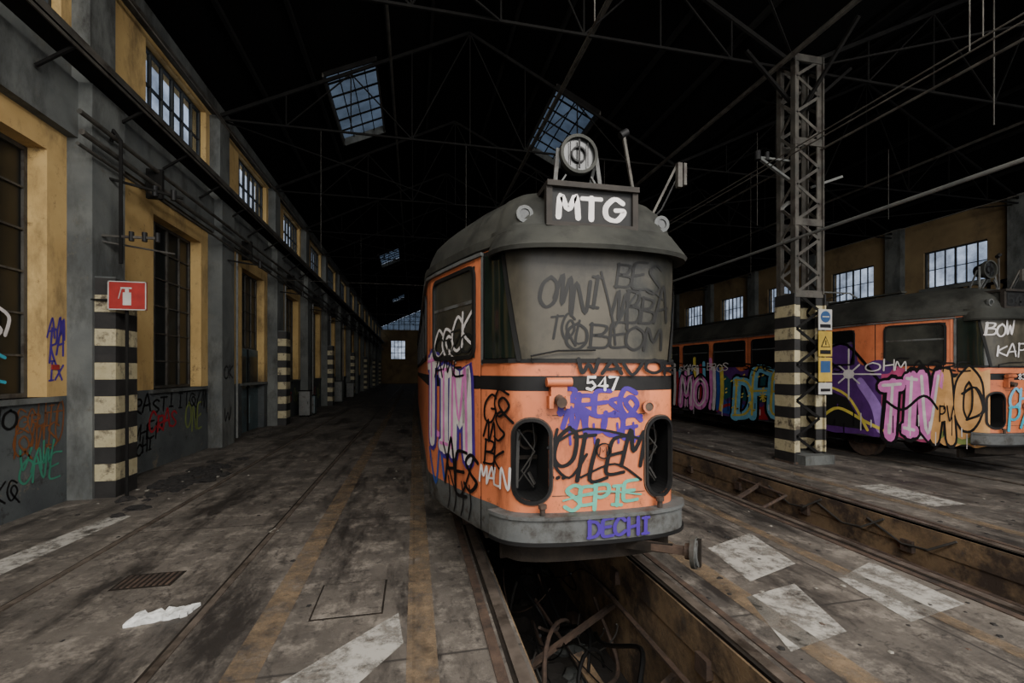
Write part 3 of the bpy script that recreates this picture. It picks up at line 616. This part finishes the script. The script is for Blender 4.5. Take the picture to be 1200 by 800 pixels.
# ------------------------------------------------------------------ left wall
W=3.95; C0=5.5; ks=range(-3,15)
def bay(k): return C0+W*k
WT=7.3
wl=MB(); xp=-4.2
ya,yb=bay(-3)-W/2,60.8
lo0,lo1,up0,up1=1.30,4.2,5.75,6.95
for k in ks:
    c=bay(k); a,b=c-W/2,c+W/2; h=.86
    if k==2: wl.box(xp-.3,xp,a,c-h,0,lo0,'dado'); wl.box(xp-.3,xp,c+h,b,0,lo0,'dado')
    else: wl.box(xp-.3,xp,a,b,0,lo0,'dado')
    wl.box(xp-.3,xp,a,c-h,lo0,lo1,'yellow'); wl.box(xp-.3,xp,c+h,b,lo0,lo1,'yellow')
    wl.box(xp-.3,xp,a,b,lo1,4.5,'yellow'); wl.box(xp-.3,xp+.12,a,b,4.5,5.2,'wgrey'); wl.box(xp-.3,xp,a,b,5.2,up0,'wgrey')
    h=1.08; wl.box(xp-.3,xp,a,c-h,up0,up1,'yellow'); wl.box(xp-.3,xp,c+h,b,up0,up1,'yellow'); wl.box(xp-.3,xp,a,b,up1,7.05,'yellow'); wl.box(xp-.3,xp+.15,a,b,7.05,WT,'wgrey')
    wl.box(xp-.3,xp+.06,c-1.0,c+1.0,lo0-.06,lo0,'wgrey')
    y=c+1.45; wl.box(xp-.1,-3.93,y-.28,y+.38,0,5.2,'wgrey'); wl.box(xp-.1,-4.0,y-.2,y+.3,5.2,7.0,'wgrey')
wl.finish('wall_left',smooth=False)
wn=[0]
def window(x,c,h,z0,z1,ny,nz,gk,fr='mull',d=.05):
    wn[0]+=1; p=MB()
    p.box(x-.01,x,c-h,c+h,z0,z1,gk)
    for i in range(ny+1):
        y=c-h+2*h*i/ny; w=.025 if i in(0,ny) or (i==ny//2) else .011; y=min(max(y,c-h+w),c+h-w); p.box(x-.03,x+.03,y-w,y+w,z0,z1,fr)
    for i in range(nz+1):
        zz=z0+(z1-z0)*i/nz; w=.025 if i in(0,nz) else .011; zz=min(max(zz,z0+w),z1-w); p.box(x-.028,x+.028,c-h,c+h,zz-w,zz+w,fr)
    p.finish('window_%d'%wn[0],smooth=False)
for k in ks:
    c=bay(k)
    if k==2: window(-4.42,c,.86,2.2,lo1,4,4,'dglass','steelc')
    else: window(-4.42,c,.86,lo0,lo1,4,6,'dglass','steelc')
    window(-4.33,c,1.08,up0,up1,6,2,'cglass')
d=MB(); c=bay(2); d.box(-4.42,-4.36,c-.86,c+.86,0,2.19,'bluedoor'); d.box(-4.36,-4.33,c-.02,c+.02,0,2.19,'steel')
for s in(-1,1): 
    d.box(-4.36,-4.34,c+s*.43-.3,c+s*.43+.3,.2,.95,'bluedoor'); d.box(-4.36,-4.34,c+s*.43-.3,c+s*.43+.3,1.15,2.0,'dglass')
d.finish('door_1',smooth=False)
for i in range(-1,7):
    y=6.95+i*2*W; p=MB(); n=13; H=2.78
    for j in range(n):
        p.box(-4.0,-3.70,y-.24,y+.22,H*j/n,H*(j+1)/n,'bstripe' if j%2==0 else 'cream')
    p.box(-4.0,-3.70,y-.24,y+.22,H,H+.02,'wgrey')
    p.finish('striped_pillar_guard',smooth=False)
p=MB(); p.box(-3.98,-3.66,ya,yb,5.24,5.265,'steel'); p.box(-3.68,-3.66,ya,yb,5.2,5.36,'steelc')
for i in range(int((yb-ya)/1.3)): p.bar((-4.05,ya+i*1.3,4.95),(-3.68,ya+i*1.3,5.22),.03,.03,'steel')
p.finish('cable_tray',smooth=False)
p=MB()
for xx,zz,r in((-3.82,4.42,.035),(-3.86,4.28,.022),(-3.84,4.66,.03),(-3.98,6.95,.03)): p.cyl((xx,6.3,zz),(xx,yb,zz),r,'steelc',10)
for i in range(12): p.box(-4.0,-3.78,8+i*W-.03,8+i*W+.03,4.25,4.7,'steel')
p.finish('wall_pipes')
p=MB()
p.tube([(-3.88,6.95,4.62),(-3.8,6.85,4.72),(-3.72,6.85,4.6),(-3.72,6.85,3.0)],.022,'steel'); p.bar((-3.95,6.85,3.35),(-3.3,6.85,3.35),.03,.03,'steelc'); p.bar((-3.95,6.85,3.28),(-3.35,7.4,3.28),.02,.02,'steelc')
for x in(-3.3,-3.45,-3.6): p.cyl((x,6.85,3.30),(x,6.85,3.42),.03,'tblack',10)
p.bar((-3.95,7.0,4.15),(-3.2,7.3,4.05),.03,.03,'steel'); p.cyl((-3.3,7.26,4.0),(-3.3,7.26,4.14),.035,'tblack',10); p.cyl((-3.5,7.2,4.02),(-3.5,7.2,4.16),.035,'tblack',10)
for i in range(1,6):
    y=6.95+i*W; p.bar((-3.95,y,4.0),(-3.3,y+.2,3.95),.03,.03,'steel'); p.cyl((-3.35,y+.19,3.9),(-3.35,y+.19,4.05),.035,'tblack',8)
    p.tube([(-3.9,y+.45,0.1),(-3.9,y+.45,4.3)],.025,'steell')
p.finish('wire_brackets')
p=MB(); sx,sy,sz=-3.52,6.62,2.55
p.cyl((-3.56,6.68,.0),(-3.56,6.68,2.4),.02,'steel',8); p.box(sx-.21,sx+.21,sy-.012,sy+.012,sz-.18,sz+.18,'red')
for a in((sx-.21,sx+.21,sz+.168,sz+.18),(sx-.21,sx+.21,sz-.18,sz-.168),(sx-.21,sx-.198,sz-.18,sz+.18),(sx+.198,sx+.21,sz-.18,sz+.18)): p.box(a[0],a[1],sy-.016,sy-.01,a[2],a[3],'white')
p.box(sx-.045,sx+.045,sy-.018,sy-.012,sz-.12,sz+.04,'white'); p.box(sx-.02,sx+.02,sy-.018,sy-.012,sz+.04,sz+.09,'white'); p.box(sx-.07,sx+.05,sy-.018,sy-.012,sz+.085,sz+.105,'white'); p.bar((sx-.06,sy-.015,sz+.09),(sx-.09,sy-.015,sz-.04),.006,.02,'white')
p.bar((-3.95,6.68,2.5),(-3.56,6.68,2.5),.02,.02,'steel')
p.finish('fire_extinguisher_sign',smooth=False)
p=MB(); lm=lambda u,v,off:Vector((-4.2+off,u,v)); pm=lambda u,v,off:Vector((-3.93+off,u,v))
T=lambda *a,**k:tag(p,lm,*a,**k)
T('YPHO',5.15,5.95,.98,1.18,.03,'gblack',.2,.15); T('FSHIO',5.9,6.6,.72,1.2,.018,'gbrown',.2,.1); T('GRIT',5.95,6.6,.98,1.12,.018,'gbrown',.2,.1); T('@~S',5.9,6.55,.7,1.0,.02,'gbrown',.2,.1,.007)
T('G@',5.1,5.6,.45,.75,.025,'gblack',.1,.2); T('ONE',5.95,6.55,.32,.6,.025,'ggreen',.3,.2); T('VAW',5.95,6.45,.5,.74,.025,'ggreen',.3,.2,.007); T('SK@',5.55,5.95,.2,.42,.02,'gblack')
T('RA',6.38,6.62,1.75,2.15,.026,'gpurple',.2,.15); T('IX',6.36,6.6,1.52,1.72,.024,'gpurple',.2,.15); T('A~',6.36,6.62,1.98,2.2,.022,'gpurple',.2,.15,.007); p.box(-4.2,-4.19,6.42,6.54,1.62,1.68,'red')
gm=lambda u,v,o:Vector((-4.38,u,v))
p.ribbon([(6.05,1.75),(5.85,1.8),(5.82,1.55),(6.05,1.48)],.04,'gcyan',gm,0); p.ribbon([(5.85,2.15),(6.0,2.05),(5.9,1.95)],.04,'gwhite',gm,0); p.ribbon([(5.95,2.3),(6.1,2.2),(6.05,2.0)],.04,'gwhite',gm,0)
for k in range(1,7):
    c=bay(k); 
    if k==2: continue
    T('RASTI',c-1.4,c-.2,.95,1.2,.035,'gblack',.2,.2); T('IT@',c-.1,c+.6,.93,1.2,.03,'gblack',.2,.2); T('CRAS',c-1.0,c-.1,.60,.9,.04,'gred',.2,.2,.007); T('VHEP',c-1.5,c-.6,.48,.74,.03,'gblack',.2,.2); T('ONE',c+.2,c+.9,.45,.9,.045,'golive',.2,.2); T('ECHI',c-1.5,c-.9,.3,.5,.03,'gblack',.2,.2); T('/~',c+.6,c+1.1,.8,1.2,.03,'gblack',off=.008)
for k in range(0,5):
    y=bay(k)+1.45; 
    if k%2==1: tag(p,pm,'OK',y-.2,y+.3,1.45,1.75,.03,'gblack'); tag(p,pm,'W',y-.2,y+.2,.5,.8,.03,'gblack')
p.finish('wall_graffiti',smooth=False)

# ------------------------------------------------------------------ right wall
wr=MB(); x=19.2
for k in range(-3,15):
    c=12.8+W*(k-2); a,b=c-W/2,min(c+W/2,61); h=1.0
    wr.box(x,x+.3,a,b,0,4.75,'tan'); wr.box(x,x+.3,a,c-h,4.75,6.15,'tan'); wr.box(x,x+.3,c+h,b,4.75,6.15,'tan'); wr.box(x,x+.3,a,b,6.15,7.4,'tan')
    wr.box(x-.25,x,b-.3,b+.3,0,7.3,'wgrey'); wr.box(x-.02,x+.0,a,b,0,1.3,'dado')
    wr.box(x-.08,x,c-h-.1,c+h+.1,4.62,4.75,'wgrey')
wr.finish('wall_right',smooth=False)
p=MB(); rm=lambda u,v,off:Vector((19.2-off,-u,v))
tag(p,rm,'OS@RE',-13.6,-10.6,3.9,4.5,.09,'gblack',.2,.2,.03); p.ribbon([(-13.8,4.1),(-12.9,4.75),(-11.8,4.6),(-10.6,4.75)],.07,'gblack',rm,.035)
p.finish('wall_graffiti',smooth=False)
for k in range(-1,14): window(19.3,12.8+W*(k-2),1.0,4.75,6.15,6,2,'cglass')
RX1,RX2,VX=1.3,12.96,6.73; RH=9.84; RH2=10.2
wb=MB(); y=61
def ext(poly,k): wb.faces([(a,y,b) for a,b in poly]+[(a,y+.3,b) for a,b in poly],[tuple(range(len(poly))),tuple(range(len(poly),2*len(poly)))[::-1]],k)
wb.box(-4.5,-2.9,y,y+.3,0,5.6,'tan'); wb.box(-2.9,-1.1,y,y+.3,0,3.2,'tan'); wb.box(-1.1,6.73,y,y+.3,0,5.6,'tan'); wb.box(6.73,19.5,y,y+.3,0,7.3,'tan'); wb.box(-4.5,6.73,y,y+.3,5.6,7.0,'tan')
ext([(VX,7.3),(XR,7.3),(RX2,RH2)],'tan'); 
wb.finish('wall_far',smooth=False)
p=MB(); p.box(-2.9,-1.1,61.1,61.11,3.2,5.6,'cglass')
for i in range(5): p.box(-2.93+i*.45,-2.87+i*.45,61.05,61.15,3.2,5.6,'steel')
for i in range(4): p.box(-2.9,-1.1,61.05,61.15,3.17+i*.8,3.23+i*.8,'steel')
p.finish('window_far',smooth=False)
p=MB(); p.poly([(-4.2,61.1,7.0),(VX,61.1,7.0),(VX,61.1,7.3),(RX1,61.1,RH),(-4.2,61.1,7.3)],'kglass')
for i in range(16):
    xx=-4.0+i*.7; p.box(xx-.04,xx+.04,61.02,61.08,7.0,7.3+.47*max(0,min(xx+4.2,VX-xx)),'steel')
p.finish('gable_glazing',smooth=False)

# ------------------------------------------------------------------ ceiling (two gables with skylights)
sky=[(-5.1,-1.9),(10.9,14.1),(27.0,30.2),(43.0,46.2)]
cl=MB()
def slope(xa,za,xb,zb,holes):
    H=lambda x:za+(zb-za)*(x-xa)/(xb-xa)
    def quad(x0,x1,y0,y1): cl.poly([(x0,y0,H(x0)),(x1,y0,H(x1)),(x1,y1,H(x1)),(x0,y1,H(x0))],'roof')
    if not holes: quad(xa,xb,Y0,Y1); return
    quad(xa,holes[0],Y0,Y1); quad(holes[1],xb,Y0,Y1); prev=Y0
    for a,b in sky: quad(holes[0],holes[1],prev,a); prev=b
    quad(holes[0],holes[1],prev,Y1)
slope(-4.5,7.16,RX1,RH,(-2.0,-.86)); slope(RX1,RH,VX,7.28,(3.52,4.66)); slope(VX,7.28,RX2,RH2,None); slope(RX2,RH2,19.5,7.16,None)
ceil=cl.finish('ceiling',smooth=False)
sl=(RH-7.16)/(RX1+4.5)
for side in(0,1):
    for a,b in sky:
        p=MB()
        x0,x1=(-2.0,-.86) if side==0 else (3.52,4.66)
        H=(lambda x:7.16+(x+4.5)*sl) if side==0 else (lambda x:RH-(x-RX1)*(RH-7.28)/(VX-RX1))
        p.poly([(x0,a,H(x0)+.12),(x1,a,H(x1)+.12),(x1,b,H(x1)+.12),(x0,b,H(x0)+.12)],'kglass')
        for i in range(7):
            yy=a+(b-a)*i/6; p.bar((x0,yy,H(x0)+.06),(x1,yy,H(x1)+.06),.025,.04,'steel')
        for i in range(5):
            xx=x0+(x1-x0)*i/4; p.bar((xx,a,H(xx)+.07),(xx,b,H(xx)+.07),.018,.04,'steel')
        for xx in(x0,x1): p.bar((xx,a,H(xx)),(xx,b,H(xx)),.04,.2,'steelc')
        for yy in(a,b): p.bar((x0,yy,H(x0)),(x1,yy,H(x1)),.04,.2,'steel' if yy==a else 'wgrey')  # far curb in a lighter grey: daylight spill put into its colour
        p.finish('skylight',ceil)
def truss(y,xa,xb,xr,hr,zb):
    p=MB(); k='steel'; ht=7.15
    p.bar((xa,y,zb),(xb,y,zb),.035,.04,k)
    n=8; top=[];bot=[]
    for i in range(n+1):
        x=xa+(xb-xa)*i/n; z=(ht+(hr-ht)*(x-xa)/(xr-xa)) if x<=xr else (hr-(hr-ht)*(x-xr)/(xb-xr)); top.append((x,y,z-.16)); bot.append((x,y,zb))
    p.bar((xa,y,ht-.1),(xr,y,hr-.16),.05,.07,k); p.bar((xr,y,hr-.16),(xb,y,ht-.1),.05,.07,k)
    for i in range(1,n):
        p.bar(bot[i],top[i],.025,.025,k)
        if i<n//2: p.bar(bot[i],top[i+1],.025,.025,k) if i%2 else p.bar(top[i],bot[i+1],.025,.025,k)
        elif i>n//2: p.bar(bot[i],top[i-1],.025,.025,k) if i%2 else p.bar(top[i],bot[i-1],.025,.025,k)
    p.finish('roof_truss',smooth=False)
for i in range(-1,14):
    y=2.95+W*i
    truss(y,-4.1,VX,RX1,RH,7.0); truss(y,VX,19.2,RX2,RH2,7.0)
p=MB()
for xx in(-3.2,-2.2,-.55,.4,2.2,3.1,4.9,5.8): 
    H=(7.16+(xx+4.5)*sl) if xx<RX1 else RH-(xx-RX1)*(RH-7.28)/(VX-RX1); p.bar((xx,Y0,H-.08),(xx,Y1,H-.08),.07,.1,'steel')
for xx in(8,9.3,10.6,11.9,14.1,15.4,16.7,18):
    H=7.28+(xx-VX)*(RH2-7.28)/(RX2-VX) if xx<RX2 else RH2-(xx-RX2)*(RH2-7.16)/(19.5-RX2); p.bar((xx,Y0,H-.08),(xx,Y1,H-.08),.07,.1,'steel')
for i in range(0,14):
    y=2.95+W*i
    if i%2==0: p.bar((-4.1,y,7.0),(1.3,y+W,7.0),.03,.03,'steel'); p.bar((1.3,y,7.0),(VX,y+W,7.0),.03,.03,'steel'); p.bar((VX,y+W,7.0),(12.9,y,7.0),.03,.03,'steel'); p.bar((12.9,y+W,7.0),(19.2,y,7.0),.03,.03,'steel')
p.finish('roof_purlins',smooth=False)
p=MB()
for xx,zz,r in((-.5,8.55,.03),(3.1,7.6,.04),(6.25,6.95,.045),(7.0,5.5,.02),(12.9,7.0,.035)): p.cyl((xx,Y0,zz),(xx,Y1,zz),r,'steelc',8)
p.cyl((6.42,Y0,3.88),(6.42,Y1,3.88),.028,'steell',8)
for xx in(7.6,9.2,11.3):
    for yy in(4.6,8.9): p.cyl((xx,yy,4.9 if xx<9 else 5.3),(xx,yy,7.0),.008,'steelc',6)
p.finish('ceiling_conduits')
p=MB()
for xx,zz in((1.22,4.0),(4.6,4.3),(4.75,4.45),(9.06,4.3),(-2.03,4.3)):
    p.cyl((xx,Y0,zz),(xx,60.5,zz),.008,'steelc',6)
    for i in range(7): p.cyl((xx,2.95+i*2*W,zz),(xx,2.95+i*2*W,7.0),.005,'steelc',5)
for i in range(1,5): p.cyl((-3.9,6.95+i*2*W,4.35),(6.5,6.95+i*2*W,4.35),.006,'steelc',5)
p.finish('overhead_wires')

def column(x,y,full):
    p=MB(); H=7.1; w=.24; dd=.16; n=15; SH=2.95
    for sx in(-1,1):
        for sy in(-1,1):
            cx,cy=x+sx*w,y+sy*dd
            p.box(cx-.05,cx+.05,cy-.012,cy+.012,SH,H,'steelc'); p.box(cx+sx*.05-.012,cx+sx*.05+.012,cy-.05,cy+.05,SH,H,'steelc')
            for j in range(n):
                k='bstripe' if j%2==0 else 'cream'; a,b=SH*j/n,SH*(j+1)/n
                p.box(cx-.075,cx+.075,cy-.014,cy+.014,a,b,k); p.box(cx+sx*.075-.013,cx+sx*.075+.013,cy-.06 if sy<0 else cy-.16,cy+.16 if sy<0 else cy+.06,a,b,k)
    m=22
    for i in range(m):
        a=.15+i*(H-.2)/m; b=a+(H-.2)/m; s=1 if i%2 else -1; k='steelc' if a>SH else 'steel'
        p.bar((x-s*w,y-dd-.01,a),(x+s*w,y-dd-.01,b),.05,.012,k,up=(0,1,0)); p.bar((x+s*w,y+dd+.01,a),(x-s*w,y+dd+.01,b),.05,.012,k,up=(0,1,0))
        for sx in(-1,1): p.bar((x+sx*(w+.05),y-s*dd,a),(x+sx*(w+.05),y+s*dd,b),.012,.045,k,up=(0,1,0))
    for zz in(SH,4.2,5.6,7.05):
        p.box(x-w-.07,x+w+.07,y-dd-.03,y-dd,zz-.06,zz+.06,'steelc'); p.box(x-w-.07,x+w+.07,y+dd,y+dd+.03,zz-.06,zz+.06,'steelc')
    p.box(x-w+.0,x+w+.12,y-dd-.2,y+dd+.1,0,.16,'wgrey'); p.box(x-w-.1,x+w+.1,y-dd-.05,y+dd+.05,0,.03,'rust')
    for s in(-1,1): p.bar((x,y,6.2),(x+s*1.1,y,7.15),.05,.05,'steel'); p.bar((x,y,6.2),(x,y+s*1.1,7.1),.05,.05,'steel')
    p.bar((x-w,y-.05,4.95),(x-1.0,y-.15,5.25),.05,.04,'steell'); p.bar((x-w,y-.05,5.3),(x-1.0,y-.15,5.25),.03,.03,'steell'); p.cyl((x-1.0,y-.15,5.2),(x-1.0,y-.15,5.35),.05,'tblack',12); p.cyl((x-.8,y-.13,5.22),(x-.8,y-.13,5.36),.04,'tblack',12)
    p.bar((x-w,y,4.6),(x-.75,y-.4,4.3),.04,.04,'steell'); p.bar((x+w,y,4.9),(x+.8,y-.1,5.1),.04,.04,'steell')
    return p.finish('support_column',smooth=False)
for i in range(-1,7): column(VX,6.85+i*2*W,True)
p=MB(); sx0,sx1=6.86,7.14; yy=6.60
p.box(sx0,sx1,yy-.01,yy,2.32,2.68,'white'); p.cyl((7.0,yy-.01,2.55),(7.0,yy-.016,2.55),.1,'signb',20); p.box(6.93,7.07,yy-.022,yy-.016,2.54,2.56,'white'); p.box(sx0+.03,sx1-.03,yy-.014,yy-.01,2.36,2.42,'gblack')
p.box(sx0,sx1,yy-.01,yy,1.86,2.30,'signy'); p.poly([(6.90,yy-.014,2.02),(7.10,yy-.014,2.02),(7.0,yy-.014,2.22)],'gblack'); p.poly([(6.925,yy-.018,2.035),(7.075,yy-.018,2.035),(7.0,yy-.018,2.185)],'signy'); p.box(6.99,7.01,yy-.022,yy-.018,2.06,2.14,'gblack'); p.box(sx0+.03,sx1-.03,yy-.014,yy-.01,1.9,1.97,'gblack')
p.box(sx0,sx1,yy-.01,yy,1.42,1.84,'signy'); p.box(sx0+.04,sx1-.04,yy-.014,yy-.01,1.58,1.78,'signb'); p.box(sx0,sx1,yy-.01,yy,1.2,1.40,'white'); p.box(sx0+.04,sx1-.04,yy-.014,yy-.01,1.25,1.3,'gblack')
p.finish('safety_signs',smooth=False)

# ------------------------------------------------------------------ debris & small things
p=MB()
for i in range(90):
    a=R.gauss(0,.3);b=R.gauss(0,.3); blobm(p,(max(-3.5,-3.25+a*.6),7.6+b*1.9,0),R.uniform(.03,.13),'ash',.4,7,i)
for i in range(26): blobm(p,(max(-3.5,-3.2+R.gauss(0,.25)),7.6+R.gauss(0,.6),0),R.uniform(.01,.035),'paper',.5,5,i+90)
p.finish('ash_pile',smooth=False)
p=MB(); cx,cy=-1.60,3.38; n=15; pts=[]; rr=random.Random(3)
for j in range(6):
    for i in range(n):
        u=(i/(n-1)-.5)*.33*(1+rr.uniform(-.05,.05)); v=(j/5-.5)*.13*(1+rr.uniform(-.15,.15)); pts.append((cx+u*.98+v*.2,cy+v+u*.22,.012+rr.uniform(0,.03)))
m=len(pts); pts+=[(a,b,.001) for a,b,c in pts]
fs=[(j*n+i,j*n+i+1,(j+1)*n+i+1,(j+1)*n+i) for j in range(5) for i in range(n-1)]; fs+= [tuple(m+q_ for q_ in f)[::-1] for f in fs]
per=[i for i in range(n)]+[j*n+n-1 for j in range(1,6)]+[5*n+i for i in range(n-2,-1,-1)]+[j*n for j in range(4,0,-1)]
for a,b in zip(per,per[1:]+per[:1]): fs.append((b,a,m+a,m+b))
p.faces(pts,fs,'foam'); p.finish('crumpled_foam_sheet',smooth=False)
p=MB()
zones=[(-4,.4,2,30),(2.0,3.8,2,20),(5.4,7.8,3,20)]
for i in range(620):
    zn=zones[i%3]; x=R.uniform(zn[0],zn[1]); y=zn[2]+(zn[3]-zn[2])*R.random()**1.5
    if i%3==0 and R.random()<.5: x=R.uniform(-4.05,-3.4)
    blobm(p,(x,y,0),R.uniform(.006,.026),R.choice(['paper','ash','rust','floor','ash','ash','ash']),.35,5,i)
for i in range(16):
    x=R.choice([R.uniform(-3.9,.2),R.uniform(2,3.7),R.uniform(5.5,7.5)]); y=R.uniform(4,22); a=R.uniform(0,3); s=R.uniform(.03,.1)
    p.poly([(x+s*math.cos(a+t*1.57)*(1 if t%2 else .6),y+s*math.sin(a+t*1.57),.006+.01*(t%2)) for t in range(4)],'paper')
p.finish('floor_litter',smooth=False)
for (x,y,w,h,k) in((-3.75,17.3,.35,.9,'steell'),(-3.7,18.0,.3,.7,'bluedoor'),(-3.75,24.6,.4,1.1,'wgrey'),(-3.75,29,.4,.9,'steell')):
    p=MB(); p.box(x-w/2,x+w/2,y-w/2,y+w/2,.06,h,k); p.box(x-w/2-.02,x+w/2+.02,y-w/2-.02,y+w/2+.02,h,h+.03,'steel'); p.box(x-w/2+.04,x+w/2-.04,y-w/2-.012,y-w/2,.12,h-.06,'steell')
    for s in(-1,1):
        for t in(-1,1): p.box(x+s*w*.4-.02,x+s*w*.4+.02,y+t*w*.4-.02,y+t*w*.4+.02,0,.06,'steel')
    p.box(x+w*.3,x+w*.34,y-w/2-.03,y-w/2,h*.5,h*.6,'tblack'); p.finish('metal_cabinet',smooth=False)

# ------------------------------------------------------------------ world + lights + camera
w=bpy.data.worlds.new('sky'); bpy.context.scene.world=w; w.use_nodes=True; nt=w.node_tree; nt.nodes.clear()
o=nt.nodes.new('ShaderNodeOutputWorld'); bg=nt.nodes.new('ShaderNodeBackground'); tc=nt.nodes.new('ShaderNodeTexCoord')
n=nt.nodes.new('ShaderNodeTexNoise'); n.inputs['Scale'].default_value=3; n.inputs['Detail'].default_value=6
r=nt.nodes.new('ShaderNodeValToRGB'); r.color_ramp.elements[0].color=(.38,.44,.54,1); r.color_ramp.elements[1].color=(.62,.66,.72,1); r.color_ramp.elements[0].position=.35; r.color_ramp.elements[1].position=.65
nt.links.new(tc.outputs['Generated'],n.inputs[0]); nt.links.new(n.outputs[0],r.inputs[0]); nt.links.new(r.outputs[0],bg.inputs[0]); bg.inputs[1].default_value=2.6; nt.links.new(bg.outputs[0],o.inputs[0])
def area(name,loc,rot,sx,sy,e,col):
    l=bpy.data.lights.new(name,'AREA'); l.shape='RECTANGLE'; l.size=sx; l.size_y=sy; l.energy=e; l.color=col
    ob=bpy.data.objects.new(name,l); ob.location=loc; ob.rotation_euler=[math.radians(a) for a in rot]; bpy.context.scene.collection.objects.link(ob); return ob
area('open_depot_doors_daylight',(4,-6.5,3.6),(82,0,0),16,5,650,(1,.93,.84))
area('rear_overhead_fill',(3,-2.6,6.6),(40,0,0),13,2.5,1700,(1,.96,.9))  # added fill panel under the roof behind the camera, for more top-down light
cam=bpy.data.cameras.new('camera'); co=bpy.data.objects.new('camera',cam); bpy.context.scene.collection.objects.link(co)
cam.sensor_width=36; cam.lens=16.0; cam.shift_y=35/1200; cam.clip_start=.05
co.location=(0,0,1.6); co.rotation_euler=(math.radians(90),0,-math.atan(115/533))
bpy.context.scene.camera=co
